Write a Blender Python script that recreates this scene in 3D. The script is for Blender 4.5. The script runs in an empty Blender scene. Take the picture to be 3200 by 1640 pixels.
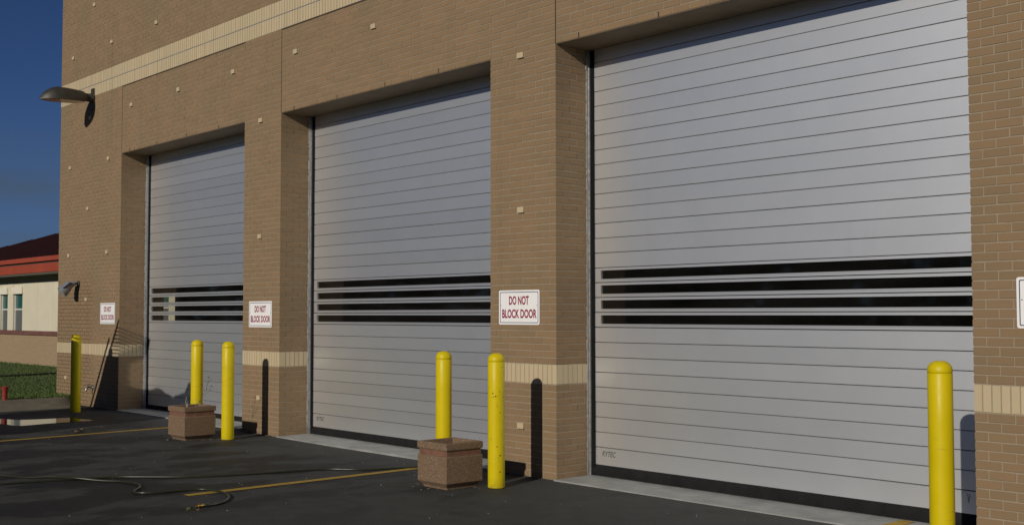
import bpy, math, random
import numpy as np
from mathutils import Vector, Matrix, Quaternion
R = math.radians
rnd = random.Random(11)
scene = bpy.context.scene
COL = scene.collection

# ------------------------------------------------------------------ camera, sky, sun, exposure
CAM = Vector((8.2282, -8.0308, 1.6561))
YAW, PITCH, ROLL = .8362, .0454, -.0008
cam_d = bpy.data.cameras.new('camera')
cam_d.sensor_fit = 'HORIZONTAL'
cam_d.sensor_width = 36.0
cam_d.lens = 3565.42 / 3200 * 36
cam_d.clip_start, cam_d.clip_end = .1, 2000
cam = bpy.data.objects.new('camera', cam_d)
COL.objects.link(cam)
fwd = Vector((-math.sin(YAW) * math.cos(PITCH), math.cos(YAW) * math.cos(PITCH), math.sin(PITCH)))
rgt = Vector((math.cos(YAW), math.sin(YAW), 0))
upv = rgt.cross(fwd)
r2 = rgt * math.cos(ROLL) + upv * math.sin(ROLL)
u2 = upv * math.cos(ROLL) - rgt * math.sin(ROLL)
cam.matrix_world = Matrix.Translation(CAM) @ Matrix((r2, u2, -fwd)).transposed().to_4x4()
scene.camera = cam

LIGHT = Vector((-.32, 1.0, -.38)).normalized()
SUN_EL = math.asin(-LIGHT.z)
SUN_AZ = math.atan2(-LIGHT.x, -LIGHT.y)
world = bpy.data.worlds.new('World')
scene.world = world
world.use_nodes = True
wn, wl = world.node_tree.nodes, world.node_tree.links
sky = wn.new('ShaderNodeTexSky')
sky.sky_type = 'NISHITA'
sky.sun_disc = False
sky.sun_elevation = SUN_EL
sky.sun_rotation = SUN_AZ
sky.air_density, sky.dust_density, sky.ozone_density = .36, .3, 6.0
# thin streaks of cloud low in the sky, all the way round
tc = wn.new('ShaderNodeTexCoord')
mp = wn.new('ShaderNodeMapping'); mp.inputs['Scale'].default_value = (3.2, 3.2, 22)
nz = wn.new('ShaderNodeTexNoise'); nz.inputs['Scale'].default_value = 1.6; nz.inputs['Detail'].default_value = 7; nz.inputs['Roughness'].default_value = .62
cr = wn.new('ShaderNodeValToRGB'); cr.color_ramp.elements[0].position = .40; cr.color_ramp.elements[1].position = .70; cr.color_ramp.elements[0].color = (.45, .45, .45, 1)
sp = wn.new('ShaderNodeSeparateXYZ')
lo = wn.new('ShaderNodeMapRange'); lo.inputs['From Min'].default_value = .19; lo.inputs['From Max'].default_value = .06
mu = wn.new('ShaderNodeMath'); mu.operation = 'MULTIPLY'
mu2 = wn.new('ShaderNodeMath'); mu2.operation = 'MULTIPLY'; mu2.inputs[1].default_value = 1.0
mix = wn.new('ShaderNodeMixRGB'); mix.inputs['Color2'].default_value = (1.30, 1.78, 2.35, 1)
wl.new(tc.outputs['Generated'], mp.inputs[0]); wl.new(mp.outputs[0], nz.inputs['Vector']); wl.new(nz.outputs['Fac'], cr.inputs[0])
wl.new(tc.outputs['Generated'], sp.inputs[0]); wl.new(sp.outputs['Z'], lo.inputs['Value'])
wl.new(cr.outputs[0], mu.inputs[0]); wl.new(lo.outputs[0], mu.inputs[1]); wl.new(mu.outputs[0], mu2.inputs[0])
wl.new(mu2.outputs[0], mix.inputs['Fac']); wl.new(sky.outputs[0], mix.inputs['Color1'])
wl.new(mix.outputs[0], wn['Background'].inputs[0])
wn['Background'].inputs[1].default_value = .05

sun_d = bpy.data.lights.new('sun', 'SUN')
sun_d.energy = 3.1
sun_d.angle = R(.53)
sun_d.color = (1, .92, .80)
sun = bpy.data.objects.new('sun', sun_d)
COL.objects.link(sun)
sun.rotation_euler = LIGHT.to_track_quat('-Z', 'Y').to_euler()
sun.location = (20, -40, 25)
vs = scene.view_settings
vs.view_transform = 'Standard'; vs.look = 'None'; vs.exposure = 0; vs.gamma = 1; vs.use_curve_mapping = False

# ------------------------------------------------------------------ helpers
class MB:
    def __init__(s): s.v, s.f = [], []
    def box(s, x0, x1, y0, y1, z0, z1):
        b = len(s.v)
        s.v += [(x0, y0, z0), (x1, y0, z0), (x1, y1, z0), (x0, y1, z0), (x0, y0, z1), (x1, y0, z1), (x1, y1, z1), (x0, y1, z1)]
        s.f += [tuple(b + i for i in q) for q in ((0, 3, 2, 1), (4, 5, 6, 7), (0, 1, 5, 4), (1, 2, 6, 5), (2, 3, 7, 6), (3, 0, 4, 7))]
        return s
    def loft(s, rings, close=True, cap=True):
        b = len(s.v); n = len(rings[0])
        for r in rings: s.v += [tuple(p) for p in r]
        for i in range(len(rings) - 1):
            for j in range(n if close else n - 1):
                k = (j + 1) % n
                s.f.append((b + i * n + j, b + i * n + k, b + (i + 1) * n + k, b + (i + 1) * n + j))
        if cap:
            s.f.append(tuple(b + j for j in range(n))[::-1])
            s.f.append(tuple(b + (len(rings) - 1) * n + j for j in range(n)))
        return s
    def lathe(s, prof, n=24, c=(0, 0, 0), axis='z'):
        rings = []
        for r, z in prof:
            ring = []
            for j in range(n):
                a = 2 * math.pi * j / n
                p = (r * math.cos(a), r * math.sin(a), z)
                if axis == 'y': p = (p[0], p[2], p[1])
                if axis == 'x': p = (p[2], p[0], p[1])
                ring.append((c[0] + p[0], c[1] + p[1], c[2] + p[2]))
            if axis == 'y': ring = ring[::-1]
            rings.append(ring)
        return s.loft(rings)
    def tube(s, pts, rad, n=8):
        pts = [Vector(p) for p in pts]
        rads = rad if isinstance(rad, (list, tuple)) else [rad] * len(pts)
        rings = []; ref = None
        for i, p in enumerate(pts):
            t = (pts[min(i + 1, len(pts) - 1)] - pts[max(i - 1, 0)]).normalized()
            if ref is None:
                ref = Vector((0, 0, 1)) if abs(t.z) < .9 else Vector((1, 0, 0))
            a = t.cross(ref)
            if a.length < 1e-6: a = t.cross(Vector((0, 1, 0)))
            a.normalize(); c = a.cross(t).normalized(); ref = c
            rings.append([p + (a * math.cos(2 * math.pi * j / n) + c * math.sin(2 * math.pi * j / n)) * rads[i] for j in range(n)])
        return s.loft(rings)
    def mesh(s, name, mat=None, smooth=False):
        m = bpy.data.meshes.new(name)
        m.from_pydata([tuple(v) for v in s.v], [], s.f)
        if mat: m.materials.append(mat)
        if smooth:
            m.polygons.foreach_set('use_smooth', [True] * len(m.polygons))
        m.update()
        return m
    def build(s, name, mat, parent=None, smooth=False, loc=None, auto=None):
        m = s.mesh(name, mat, smooth or auto is not None)
        if auto is not None: m.set_sharp_from_angle(angle=R(auto))
        return put(name, m, parent, loc)

def put(name, m, parent=None, loc=None, rot=None):
    o = bpy.data.objects.new(name, m); COL.objects.link(o)
    if parent: o.parent = parent
    if loc: o.location = loc
    if rot: o.rotation_euler = rot
    return o

def tag(o, label=None, cat=None, group=None, kind=None):
    if label: o['label'] = label
    if cat: o['category'] = cat
    if group: o['group'] = group
    if kind: o['kind'] = kind
    return o

def thing(name, label, cat, loc=(0, 0, 0), group=None):
    o = bpy.data.objects.new(name, None); COL.objects.link(o)
    o.location = loc; o.empty_display_size = .2
    return tag(o, label, cat, group)

def smooth_path(pts, per=8):
    out = []; P = [Vector(p) for p in pts]
    for i in range(len(P) - 1):
        p0, p1, p2, p3 = P[max(i - 1, 0)], P[i], P[i + 1], P[min(i + 2, len(P) - 1)]
        for k in range(per):
            t = k / per
            out.append(.5 * ((2 * p1) + (p2 - p0) * t + (2 * p0 - 5 * p1 + 4 * p2 - p3) * t * t + (3 * p1 - p0 - 3 * p2 + p3) * t ** 3))
    out.append(P[-1])
    return out

# ------------------------------------------------------------------ materials
class NT:
    def __init__(s, name):
        s.m = bpy.data.materials.new(name); s.m.use_nodes = True
        s.t = s.m.node_tree; s.b = s.t.nodes['Principled BSDF']; s.out = s.t.nodes['Material Output']
    def n(s, typ, **kw):
        x = s.t.nodes.new('ShaderNode' + typ)
        for k, v in kw.items(): setattr(x, k, v)
        return x
    def set(s, node, **kw):
        for k, v in kw.items(): node.inputs[k.replace('_', ' ')].default_value = v
        return node
    def link(s, a, b): s.t.links.new(a, b)
    def pos(s):
        return s.n('NewGeometry').outputs['Position']
    def noise(s, vec, scale, detail=4, rough=.55, vscale=None):
        if vscale:
            mm = s.n('Mapping'); mm.inputs['Scale'].default_value = vscale; s.link(vec, mm.inputs[0]); vec = mm.outputs[0]
        x = s.n('TexNoise'); s.link(vec, x.inputs['Vector'])
        x.inputs['Scale'].default_value = scale; x.inputs['Detail'].default_value = detail; x.inputs['Roughness'].default_value = rough
        return x.outputs['Fac']
    def ramp(s, fac, *stops):
        x = s.n('ValToRGB'); e = x.color_ramp.elements
        while len(e) < len(stops): e.new(.5)
        for el, (p, c) in zip(e, stops):
            el.position = p; el.color = (*c, 1) if not isinstance(c, (int, float)) else (c, c, c, 1)
        s.link(fac, x.inputs[0]); return x.outputs[0]
    def mix(s, fac, a, b, mode='MIX'):
        x = s.n('MixRGB', blend_type=mode)
        for i, q in ((0, fac), (1, a), (2, b)):
            if isinstance(q, (int, float)): x.inputs[i].default_value = q
            elif isinstance(q, tuple): x.inputs[i].default_value = (*q, 1)
            else: s.link(q, x.inputs[i])
        return x.outputs[0]
    def math(s, op, a, b=0.0, clamp=False):
        x = s.n('Math', operation=op); x.use_clamp = clamp
        for i, q in ((0, a), (1, b)):
            if isinstance(q, (int, float)): x.inputs[i].default_value = q
            else: s.link(q, x.inputs[i])
        return x.outputs[0]
    def rng(s, v, a, b, c=0., d=1.):
        x = s.n('MapRange'); s.link(v, x.inputs['Value'])
        for k, q in zip(('From Min', 'From Max', 'To Min', 'To Max'), (a, b, c, d)): x.inputs[k].default_value = q
        return x.outputs[0]
    def bump(s, h, strength=.3, dist=.01):
        x = s.n('Bump'); x.inputs['Strength'].default_value = strength; x.inputs['Distance'].default_value = dist
        s.link(h, x.inputs['Height']); s.link(x.outputs[0], s.b.inputs['Normal'])
    def color(s, c):
        if isinstance(c, tuple): s.b.inputs['Base Color'].default_value = (*c, 1)
        else: s.link(c, s.b.inputs['Base Color'])
    def rough(s, r):
        if isinstance(r, (int, float)): s.b.inputs['Roughness'].default_value = r
        else: s.link(r, s.b.inputs['Roughness'])
    def piece_random(s):
        g = s.n('NewGeometry').outputs['Random Per Island']; o = s.n('ObjectInfo').outputs['Random']
        return s.math('FRACT', s.math('ADD', g, o))

def plain(name, col, rough=.6, metal=0., var=.12, scale=18., bump=.0, spec=None):
    t = NT(name); p = t.pos()
    f = t.noise(p, scale, 5)
    t.color(t.mix(t.rng(f, .3, .7), tuple(c * (1 - var) for c in col), tuple(min(1, c * (1 + var)) for c in col)))
    t.rough(t.rng(t.noise(p, scale * .4, 3), .3, .7, max(0, rough - .08), min(1, rough + .08)))
    t.b.inputs['Metallic'].default_value = metal
    if spec is not None: t.b.inputs['Specular IOR Level'].default_value = spec
    if bump: t.bump(t.noise(p, scale * 6, 3), bump, .004)
    return t.m

def brick_mat(name, c0, c1, c2, dirt):
    t = NT(name); p = t.pos()
    r = t.piece_random()
    col = t.ramp(r, (0, c0), (.5, c1), (1, c2))
    fine = t.noise(p, 190, 3, .7)
    col = t.mix(.16, col, t.ramp(fine, (.35, .25), (.65, .75)), 'OVERLAY')
    big = t.noise(p, 1.1, 5, .6)
    col = t.mix(t.rng(big, .38, .66, 0, .40), col, dirt)
    streak = t.noise(p, 1.0, 5, .6, (3.2, 1, .25))       # rain streaks down the wall
    col = t.mix(t.rng(streak, .56, .78, 0, .22), col, tuple(c * .62 for c in dirt))
    t.color(col); t.rough(.88); t.b.inputs['Specular IOR Level'].default_value = .25
    t.bump(t.noise(p, 120, 4, .7), .35, .003)
    return t.m

M = {}
M['brick'] = brick_mat('tan_brick', (.220, .149, .085), (.235, .157, .089), (.250, .164, .092), (.172, .141, .084))
M['cream'] = brick_mat('cream_brick', (.455, .375, .238), (.475, .39, .25), (.50, .405, .265), (.40, .34, .22))

t = NT('mortar'); p = t.pos()
col = t.mix(t.rng(t.noise(p, 9, 4), .3, .7), (.255, .205, .145), (.31, .255, .185))
sx = t.n('SeparateXYZ'); t.link(p, sx.inputs[0])
# darker pointing low down on the outer pier
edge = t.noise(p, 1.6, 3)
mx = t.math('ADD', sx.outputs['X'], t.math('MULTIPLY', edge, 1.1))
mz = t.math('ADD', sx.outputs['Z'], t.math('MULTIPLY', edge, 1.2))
dark_low = t.math('MULTIPLY', t.rng(mx, -10.75, -11.35), t.rng(mz, 3.05, 2.6))
col = t.mix(dark_low, col, (.075, .055, .038))
t.color(col); t.rough(.95); t.bump(t.noise(p, 160, 3), .4, .003); M['mortar'] = t.m

t = NT('door_aluminium'); p = t.pos()
r = t.piece_random()
base = t.ramp(r, (0, (.82, .84, .855)), (1, (.84, .86, .875)))
cmb = t.n('CombineXYZ'); t.link(t.math('MULTIPLY', r, 37.0), cmb.inputs['X']); t.link(t.math('MULTIPLY', r, 11.0), cmb.inputs['Z'])
pv = t.n('VectorMath', operation='ADD'); t.link(p, pv.inputs[0]); t.link(cmb.outputs[0], pv.inputs[1]); pv = pv.outputs[0]
st = t.noise(pv, 1.0, 4, .6, (.5, 1, 2.5))
base = t.mix(t.rng(st, .42, .75, 0, .05), base, (.69, .71, .72))
wipe = t.noise(p, 1.0, 5, .65, (6.0, 1, .8))          # faint run-off streaks down the face
base = t.mix(t.rng(wipe, .60, .80, 0, .14), base, (.58, .59, .59))
spots = t.noise(pv, 5.0, 6, .7)
base = t.mix(t.rng(spots, .68, .80, 0, .28), base, (.45, .46, .47))
t.color(base); t.b.inputs['Metallic'].default_value = .94
t.rough(t.math('ADD', t.rng(t.noise(pv, 3, 4, .6), .3, .7, .468, .482), t.math('MULTIPLY', r, .012)))
t.bump(t.noise(p, 1.0, 3, .5, (4, 1, 60)), .02, .002)
M['alu'] = t.m
M['galv'] = plain('galvanised_steel', (.50, .50, .49), .42, .7, .2, 30)
M['black_rubber'] = plain('black_rubber', (.010, .010, .011), .8, 0, .3, 9, 0, .2)
M['black_guide'] = plain('black_guide', (.006, .006, .007), .8, 0, .2, 9, 0, .15)
M['lintel'] = plain('painted_lintel', (.17, .125, .075), .6, 0, .18, 5)
M['sealant'] = plain('dark_sealant', (.05, .038, .028), .8)
M['interior'] = plain('interior_block', (.30, .28, .24), .9)
M['concrete'] = plain('sill_concrete', (.255, .26, .25), .75, 0, .22, 3.5, .2)
M['kerb'] = plain('kerb_concrete', (.135, .125, .092), .85, 0, .22, 4, .3)
M['sign_white'] = plain('sign_white', (.80, .80, .80), .35, 0, .02, 4)
M['sign_navy'] = plain('sign_navy', (.05, .055, .12), .4)
M['sign_red'] = plain('sign_red', (.26, .015, .05), .4, 0, .06)
M['steel'] = plain('bolt_steel', (.35, .35, .35), .35, .9)
M['logo'] = plain('stamped_grey', (.11, .11, .115), .6)
M['lamp_bronze'] = plain('lamp_bronze', (.048, .045, .036), .5, .2, .2, 12)
M['lamp_lens'] = plain('lamp_lens', (.38, .25, .16), .12, 0, .25, 4)
M['flood_grey'] = plain('flood_grey', (.30, .32, .36), .38, .35, .2, 12)
M['flood_glass'] = plain('flood_glass', (.5, .54, .56), .08, .2)
M['soil'] = plain('soil', (.05, .033, .02), .95, 0, .4, 40, .6)
M['twig'] = plain('twig', (.20, .15, .09), .9, 0, .3, 60)
M['twig_pale'] = plain('pale_stem', (.42, .36, .25), .8, 0, .2, 60)
M['weed_leaf'] = plain('weed_leaf', (.035, .05, .015), .7)
M['hose'] = plain('hose_green', (.022, .025, .013), .36, 0, .15, 20)
M['brass'] = plain('brass', (.32, .22, .06), .35, .9, .2, 40)
M['dry_leaf'] = plain('dry_leaf', (.22, .13, .05), .8)
M['green_leaf'] = plain('green_leaf', (.10, .10, .02), .7)
M['red_plastic'] = plain('red_plastic', (.22, .02, .015), .5)
M['roof_red'] = plain('roof_maroon', (.040, .010, .010), .55, 0, .2, 2)
M['fascia_red'] = plain('fascia_red', (.30, .055, .025), .45, 0, .1, 2)
M['far_cream'] = plain('far_cream', (.56, .52, .40), .8, 0, .05, 1.5)
M['far_trim'] = plain('far_trim', (.66, .62, .50), .7)
M['far_ledge'] = plain('far_ledge_brick', (.13, .055, .045), .85, 0, .3, 9)
M['far_frame'] = plain('far_window_frame', (.55, .55, .52), .5)
M['soffit'] = plain('soffit_olive', (.10, .10, .08), .8)
M['truck_paint'] = plain('trailer_paint', (.06, .06, .065), .5)
M['tyre'] = plain('tyre', (.012, .012, .012), .8)
M['brush'] = plain('heap_brown', (.06, .05, .02), .9)
M['grit'] = plain('grit', (.22, .20, .17), .9, 0, .5, 30)
M['tree'] = plain('tree_leaf', (.035, .055, .018), .8, 0, .3, 1.2)
M['dark_strip'] = plain('lawn_dark_strip', (.012, .016, .010), .8)

def glass(name, tint, amount, gl=1.0, pane_lift=0.):
    t = NT(name); nt = t.t
    tr = t.n('BsdfTransparent'); tr.inputs[0].default_value = (*tint, 1)
    gs = t.n('BsdfGlossy'); gs.inputs['Roughness'].default_value = .03; gs.inputs[0].default_value = (gl, gl, gl, 1)
    fr = t.n('Fresnel'); fr.inputs[0].default_value = amount
    mx = t.n('MixShader')
    bf = t.math('SUBTRACT', 1.0, t.n('NewGeometry').outputs['Backfacing'])
    t.link(t.math('MULTIPLY', fr.outputs[0], bf), mx.inputs[0]); t.link(tr.outputs[0], mx.inputs[1]); t.link(gs.outputs[0], mx.inputs[2])
    if pane_lift:  # pale diffuse share standing in for faint reflections and dim interior
        df = t.n('BsdfDiffuse'); df.inputs[0].default_value = (.36, .36, .35, 1); m2 = t.n('MixShader')
        ff = t.math('MULTIPLY', t.math('MULTIPLY', t.rng(t.noise(t.pos(), 1.0, 5, .65, (1.3, 1, 5)), .3, .7, .3, 1.5), pane_lift), bf)
        t.link(ff, m2.inputs[0]); t.link(mx.outputs[0], m2.inputs[1]); t.link(df.outputs[0], m2.inputs[2]); t.link(m2.outputs[0], t.out.inputs[0]); return t.m
    t.link(mx.outputs[0], t.out.inputs[0]); return t.m
M['pane'] = glass('door_pane', (.86, .86, .84), 1.5, 1.0, .012)
M['side_glass'] = glass('side_window_glass', (.9, .92, .9), 1.3)
t = NT('far_pane'); t.color((.03, .10, .095)); t.rough(.06); t.b.inputs['Specular IOR Level'].default_value = .8; M['far_pane'] = t.m
t = NT('far_screen'); t.color((.10, .11, .11)); t.rough(.5); M['far_screen'] = t.m

t = NT('far_brick'); p = t.pos()
bt = t.n('TexBrick'); bt.inputs['Scale'].default_value = 1
mp_ = t.n('Mapping'); mp_.inputs['Rotation'].default_value = (R(90), 0, 0); t.link(p, mp_.inputs[0]); t.link(mp_.outputs[0], bt.inputs['Vector'])
bt.inputs['Color1'].default_value = (.25, .175, .10, 1); bt.inputs['Color2'].default_value = (.29, .20, .115, 1); bt.inputs['Mortar'].default_value = (.31, .25, .17, 1)
bt.inputs['Brick Width'].default_value = .2032; bt.inputs['Row Height'].default_value = .0677; bt.inputs['Mortar Size'].default_value = .006
t.color(t.mix(t.rng(t.noise(p, .8, 4), .3, .7, 0, .4), bt.outputs[0], (.24, .18, .11))); t.rough(.9); M['far_brick'] = t.m

t = NT('bollard_yellow'); p = t.pos()
oi = t.n('ObjectInfo'); tcx = t.n('TexCoord')
wear = t.noise(t.mix(1.0, tcx.outputs['Object'], oi.outputs['Random'], 'ADD'), 38, 2, .5)
zone = t.noise(t.mix(1.0, tcx.outputs['Object'], oi.outputs['Random'], 'ADD'), 5.5, 2, .5)
chips = t.math('MULTIPLY', t.rng(wear, .66, .685), t.rng(zone, .60, .63), True)
ch2 = t.n('ShaderNodeAttribute'.replace('ShaderNode', '')); ch2.attribute_type = 'OBJECT'; ch2.attribute_name = 'wear'
chips = t.math('MULTIPLY', chips, ch2.outputs['Fac'])
col = t.mix(t.rng(t.noise(p, 6, 4), .3, .7), (.555, .437, .001), (.585, .46, .002))
col = t.mix(t.rng(t.noise(p, 2.2, 6, .7, (1, 1, .5)), .62, .85, 0, .22), col, (.34, .26, .03))
sxz = t.n('SeparateXYZ'); t.link(p, sxz.inputs[0])
gr = t.math('MULTIPLY', t.rng(t.noise(p, 14, 6, .7), .40, .62, 0, .55), t.rng(t.math('ADD', sxz.outputs['Z'], t.math('MULTIPLY', t.noise(p, 5, 3), .12)), .17, .07))
col = t.mix(gr, col, (.10, .08, .03))                  # splash grime round the foot
scf = t.math('MULTIPLY', t.rng(t.noise(p, 1.0, 5, .6, (5, 5, 26)), .60, .72, 0, .35), t.rng(t.noise(p, 3.1, 2), .5, .6))
col = t.mix(scf, col, (.22, .17, .04))                 # faint tyre and bumper scuffs
col = t.mix(chips, col, (.03, .02, .008))
t.color(col); t.rough(t.rng(t.noise(p, 12, 3), .3, .7, .36, .48))
t.bump(t.noise(p, 40, 3), .05, .004); t.b.inputs['Specular IOR Level'].default_value = .26; M['yellow'] = t.m

t = NT('aggregate'); p = t.pos()
vo = t.n('TexVoronoi'); t.link(p, vo.inputs['Vector']); vo.inputs['Scale'].default_value = 150; 
sr = t.n('SeparateColor'); t.link(vo.outputs['Color'], sr.inputs[0])
col = t.ramp(sr.outputs[0], (0, (.095, .060, .034)), (.35, (.148, .096, .056)), (.85, (.182, .120, .071)), (.97, (.24, .175, .115)), (1, (.40, .34, .25)))
col = t.mix(t.rng(t.noise(p, 3, 4), .35, .7, 0, .4), col, (.15, .092, .052))
t.color(col); t.rough(.9); t.bump(vo.outputs['Distance'], .4, .004); M['aggregate'] = t.m
M['chip'] = plain('chipped_primer', (.035, .022, .010), .9)
M['planter_band'] = plain('planter_band', (.15, .072, .045), .8, 0, .25, 14, .2)

t = NT('asphalt'); p = t.pos()
sx = t.n('SeparateXYZ'); t.link(p, sx.inputs[0])
fine = t.noise(p, 260, 2, .6); mid = t.noise(p, 5, 6, .65); big = t.noise(p, .55, 5, .6)
col = t.mix(t.rng(mid, .3, .7), (.023, .0245, .024), (.045, .047, .045))
col = t.mix(t.rng(big, .35, .7, 0, .6), col, (.054, .055, .052))
col = t.mix(.5, col, t.ramp(fine, (.3, .2), (.7, .8)), 'OVERLAY')
sp_ = t.n('TexVoronoi'); t.link(p, sp_.inputs['Vector']); sp_.inputs['Scale'].default_value = 34
col = t.mix(t.rng(sp_.outputs['Distance'], .10, .05, 0, .5), col, (.11, .105, .095))
oil = t.noise(p, 1.35, 5, .6)
col = t.mix(t.rng(oil, .60, .70, 0, .45), col, (.018, .018, .018))
# damp patches where the hose has run: lower left of the lot
wn_ = t.noise(p, .9, 6, .62, (1.5, .8, 1))
near = t.math('MULTIPLY', t.rng(sx.outputs['X'], 1.2, -1.6), t.rng(sx.outputs['Y'], -.1, -.9))
wet = t.math('MULTIPLY', t.rng(wn_, .475, .535), near)
col = t.mix(t.math('MULTIPLY', wet, .85), col, (.007, .0075, .0075))
t.color(col)
t.rough(t.rng(wet, 0, 1, .88, .62))
t.b.inputs['Specular IOR Level'].default_value = .3
t.bump(t.math('ADD', t.noise(p, 150, 3, .7), t.math('MULTIPLY', mid, .5)), .5, .006); M['asphalt'] = t.m

t = NT('line_yellow'); p = t.pos()
col = t.mix(t.rng(t.noise(p, 14, 5, .7), .35, .75, 0, .65), (.42, .26, .012), (.14, .10, .03))
t.color(col); t.rough(.75); M['line'] = t.m
t = NT('water'); t.color((.006, .006, .006)); t.rough(.06); t.b.inputs['IOR'].default_value = 1.33; t.b.inputs['Specular IOR Level'].default_value = .4
t.bump(t.noise(t.pos(), 7.0, 3), .10, .01); M['water'] = t.m
t = NT('lawn'); p = t.pos()
t.color(t.mix(t.rng(t.noise(p, 1.5, 5), .3, .7), (.030, .055, .008), (.042, .070, .011))); t.rough(.95); M['lawn'] = t.m
t = NT('grass_blade'); r = t.piece_random()
t.color(t.ramp(r, (0, (.046, .090, .011)), (.7, (.062, .108, .014)), (1, (.085, .118, .02)))); t.rough(.7); M['grass'] = t.m
M['earth'] = plain('earth', (.06, .055, .04), .95, 0, .2, .5)

# ------------------------------------------------------------------ the setting: ground
XW, XL, XA, XB, XC, XD, XE, XR = -13.37, -10.59, -6.36, -5.36, -1.006, 0.0, 4.32, 7.3
KERB_X = -11.62
def zg(x): return .042 * min(1, max(0, (-4 - x) / 5))
tag(MB().box(-300, 300, -300, 300, -1.0, -.06).build('ground', M['earth']), kind='structure')
m = MB()
for x in (KERB_X - .75, -9.0, -4.0, 140): m.v += [(x, -160, zg(x)), (x, .02, zg(x))]
m.f = [(2 * i, 2 * i + 2, 2 * i + 3, 2 * i + 1) for i in range(3)]
lot = tag(m.build('asphalt_lot', M['asphalt']), kind='structure')
tag(MB().box(XR + .05, 140, .02, 60, -.05, -.004).build('asphalt_side', M['asphalt']), kind='structure')
# rolled kerb running out from the wall, joints every 3 m
kb = tag(bpy.data.objects.new('kerb', None), kind='structure'); COL.objects.link(kb)
prof = [(KERB_X, -.04), (KERB_X, .046), (KERB_X - .10, .066), (KERB_X - .24, .105), (KERB_X - .38, .155), (KERB_X - .50, .182), (KERB_X - .60, .190), (KERB_X - .72, .190), (KERB_X - .72, -.04)]
y = -.004
while y > -40:
    y1 = y - 3.0
    def bend(yy): return -.62 * max(0, 1 + yy / .55) ** 2 if yy > -.55 else 0
    m = MB().loft([[(a + bend(yy), yy, b) for a, b in prof] for yy in sorted([y1 + .006, y - .006] + ([-.55, -.44, -.33, -.22, -.11] if y > -.1 else []))])
    m.build('kerb_stone', M['kerb'], kb, auto=50); y = y1
lawn = tag(MB().box(-260, KERB_X - .72, -160, 200, -.05, .182).build('lawn', M['lawn']), kind='structure')
g = MB()
for i in range(60000):
    x = KERB_X - .74 - abs(rnd.random() ** 1.5) * 20; yy = -5.5 + rnd.random() * 9.6
    if x > XW - .02 and yy > -.02: continue
    h = rnd.uniform(.018, .042) * (1.6 if (yy > 3.9 or abs(x - (KERB_X - .76)) < .06 or (yy > -.12 and x > XW - .1)) else 1)
    a = rnd.random() * 6.28; w_ = rnd.uniform(.006, .011); lx, ly = rnd.uniform(-.03, .03), rnd.uniform(-.03, .03)
    b = len(g.v); dx, dy = math.cos(a) * w_, math.sin(a) * w_
    g.v += [(x - dx, yy - dy, .181), (x + dx, yy + dy, .181), (x + lx, yy + ly, .181 + h)]; g.f.append((b, b + 1, b + 2))
tag(g.build('grass', M['grass']), 'short green grass on the lawn beyond the kerb', 'grass', kind='stuff')
ed = MB()  # narrow dark strip laid across the lawn
ed.tube(smooth_path([(-19.4, -4.5, .20), (-19.9, -1.2, .20), (-20.0, 1.1, .20), (-20.45, 2.6, .20), (-21, 4.0, .20)], 4), .035, 6)
tag(ed.build('lawn_dark_strip', M['dark_strip']), 'thin dark strip crossing the green lawn', 'dark_strip')
# painted bay lines
def line(x0, y0, x1, y1, z, w=.05):
    m = MB(); b = 0
    d = Vector((x1 - x0, y1 - y0, 0)).normalized(); q = Vector((-d.y, d.x, 0)) * w
    m.v = [(x0 - q.x, y0 - q.y, z), (x0 + q.x, y0 + q.y, z), (x1 + q.x, y1 + q.y, z), (x1 - q.x, y1 - q.y, z)]; m.f = [(0, 1, 2, 3)]
    return m.build('painted_line', M['line'], lot)
m = line(-7.42, -.05, -6.95, -6.2, .004); m.data.vertices.foreach_set('co', np.array([(v.co.x, v.co.y, zg(v.co.x) + .004) for v in m.data.vertices]).ravel())
line(-1.66, -.05, -1.61, -3.18, .004, .055)
line(3.55, .44, 3.50, -6.0, .0165, .06)
# puddle
pts = [(-10.7, -2.25), (-10.0, -2.12), (-9.6, -2.28), (-9.28, -2.24), (-8.95, -2.16), (-9.02, -1.73), (-9.04, -1.3), (-9.02, -1.06), (-9.2, -1.03), (-9.5, -1.10), (-9.87, -1.04), (-9.78, -1.16), (-9.90, -1.80), (-10.4, -2.02)]
pp = smooth_path([(a, b, .0465) for a, b in pts + pts[:1]], 6)[:-1]
m = MB(); m.v = [tuple(q) for q in pp]; m.f = [tuple(range(len(pp)))]
tag(m.build('puddle', M['water']), kind='structure')

# grit and small stones scattered over the lot, thicker along the wall and planters
m = MB(); q = random.Random(21)
def pebble(x, y, r):
    b = len(m.v); z = zg(x)
    m.v += [(x + r, y, z + r * .3), (x, y + r * q.uniform(.6, 1.1), z + r * .3), (x - r * q.uniform(.7, 1.1), y, z + r * .3), (x, y - r, z + r * .3), (x, y, z + r * q.uniform(.8, 1.2)), (x, y, z - r * .2)]
    m.f += [(b, b + 1, b + 4), (b + 1, b + 2, b + 4), (b + 2, b + 3, b + 4), (b + 3, b, b + 4), (b + 1, b, b + 5), (b + 2, b + 1, b + 5), (b + 3, b + 2, b + 5), (b, b + 3, b + 5)]
for i in range(260): pebble(q.uniform(-9, 5), -5.2 * q.random() ** 1.3 - .06, q.uniform(.003, .009))
for cx, cy in ((-5.91, -.985), (-.425, -1.025)):
    for i in range(26):
        a = q.uniform(0, 6.28); d = q.uniform(.22, .36); pebble(cx + d * math.cos(a), cy + d * math.sin(a), q.uniform(.003, .011))
for x0, x1 in ((-10.9, -10.6), (-6.36, -5.36), (-1.0, 0), (4.32, 5.2)):
    for i in range(24): pebble(q.uniform(x0, x1), -q.uniform(.01, .07), q.uniform(.003, .010))
tag(m.build('gravel', M['grit']), 'loose grit scattered on the asphalt by walls and planters', 'gravel', kind='stuff')

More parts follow.
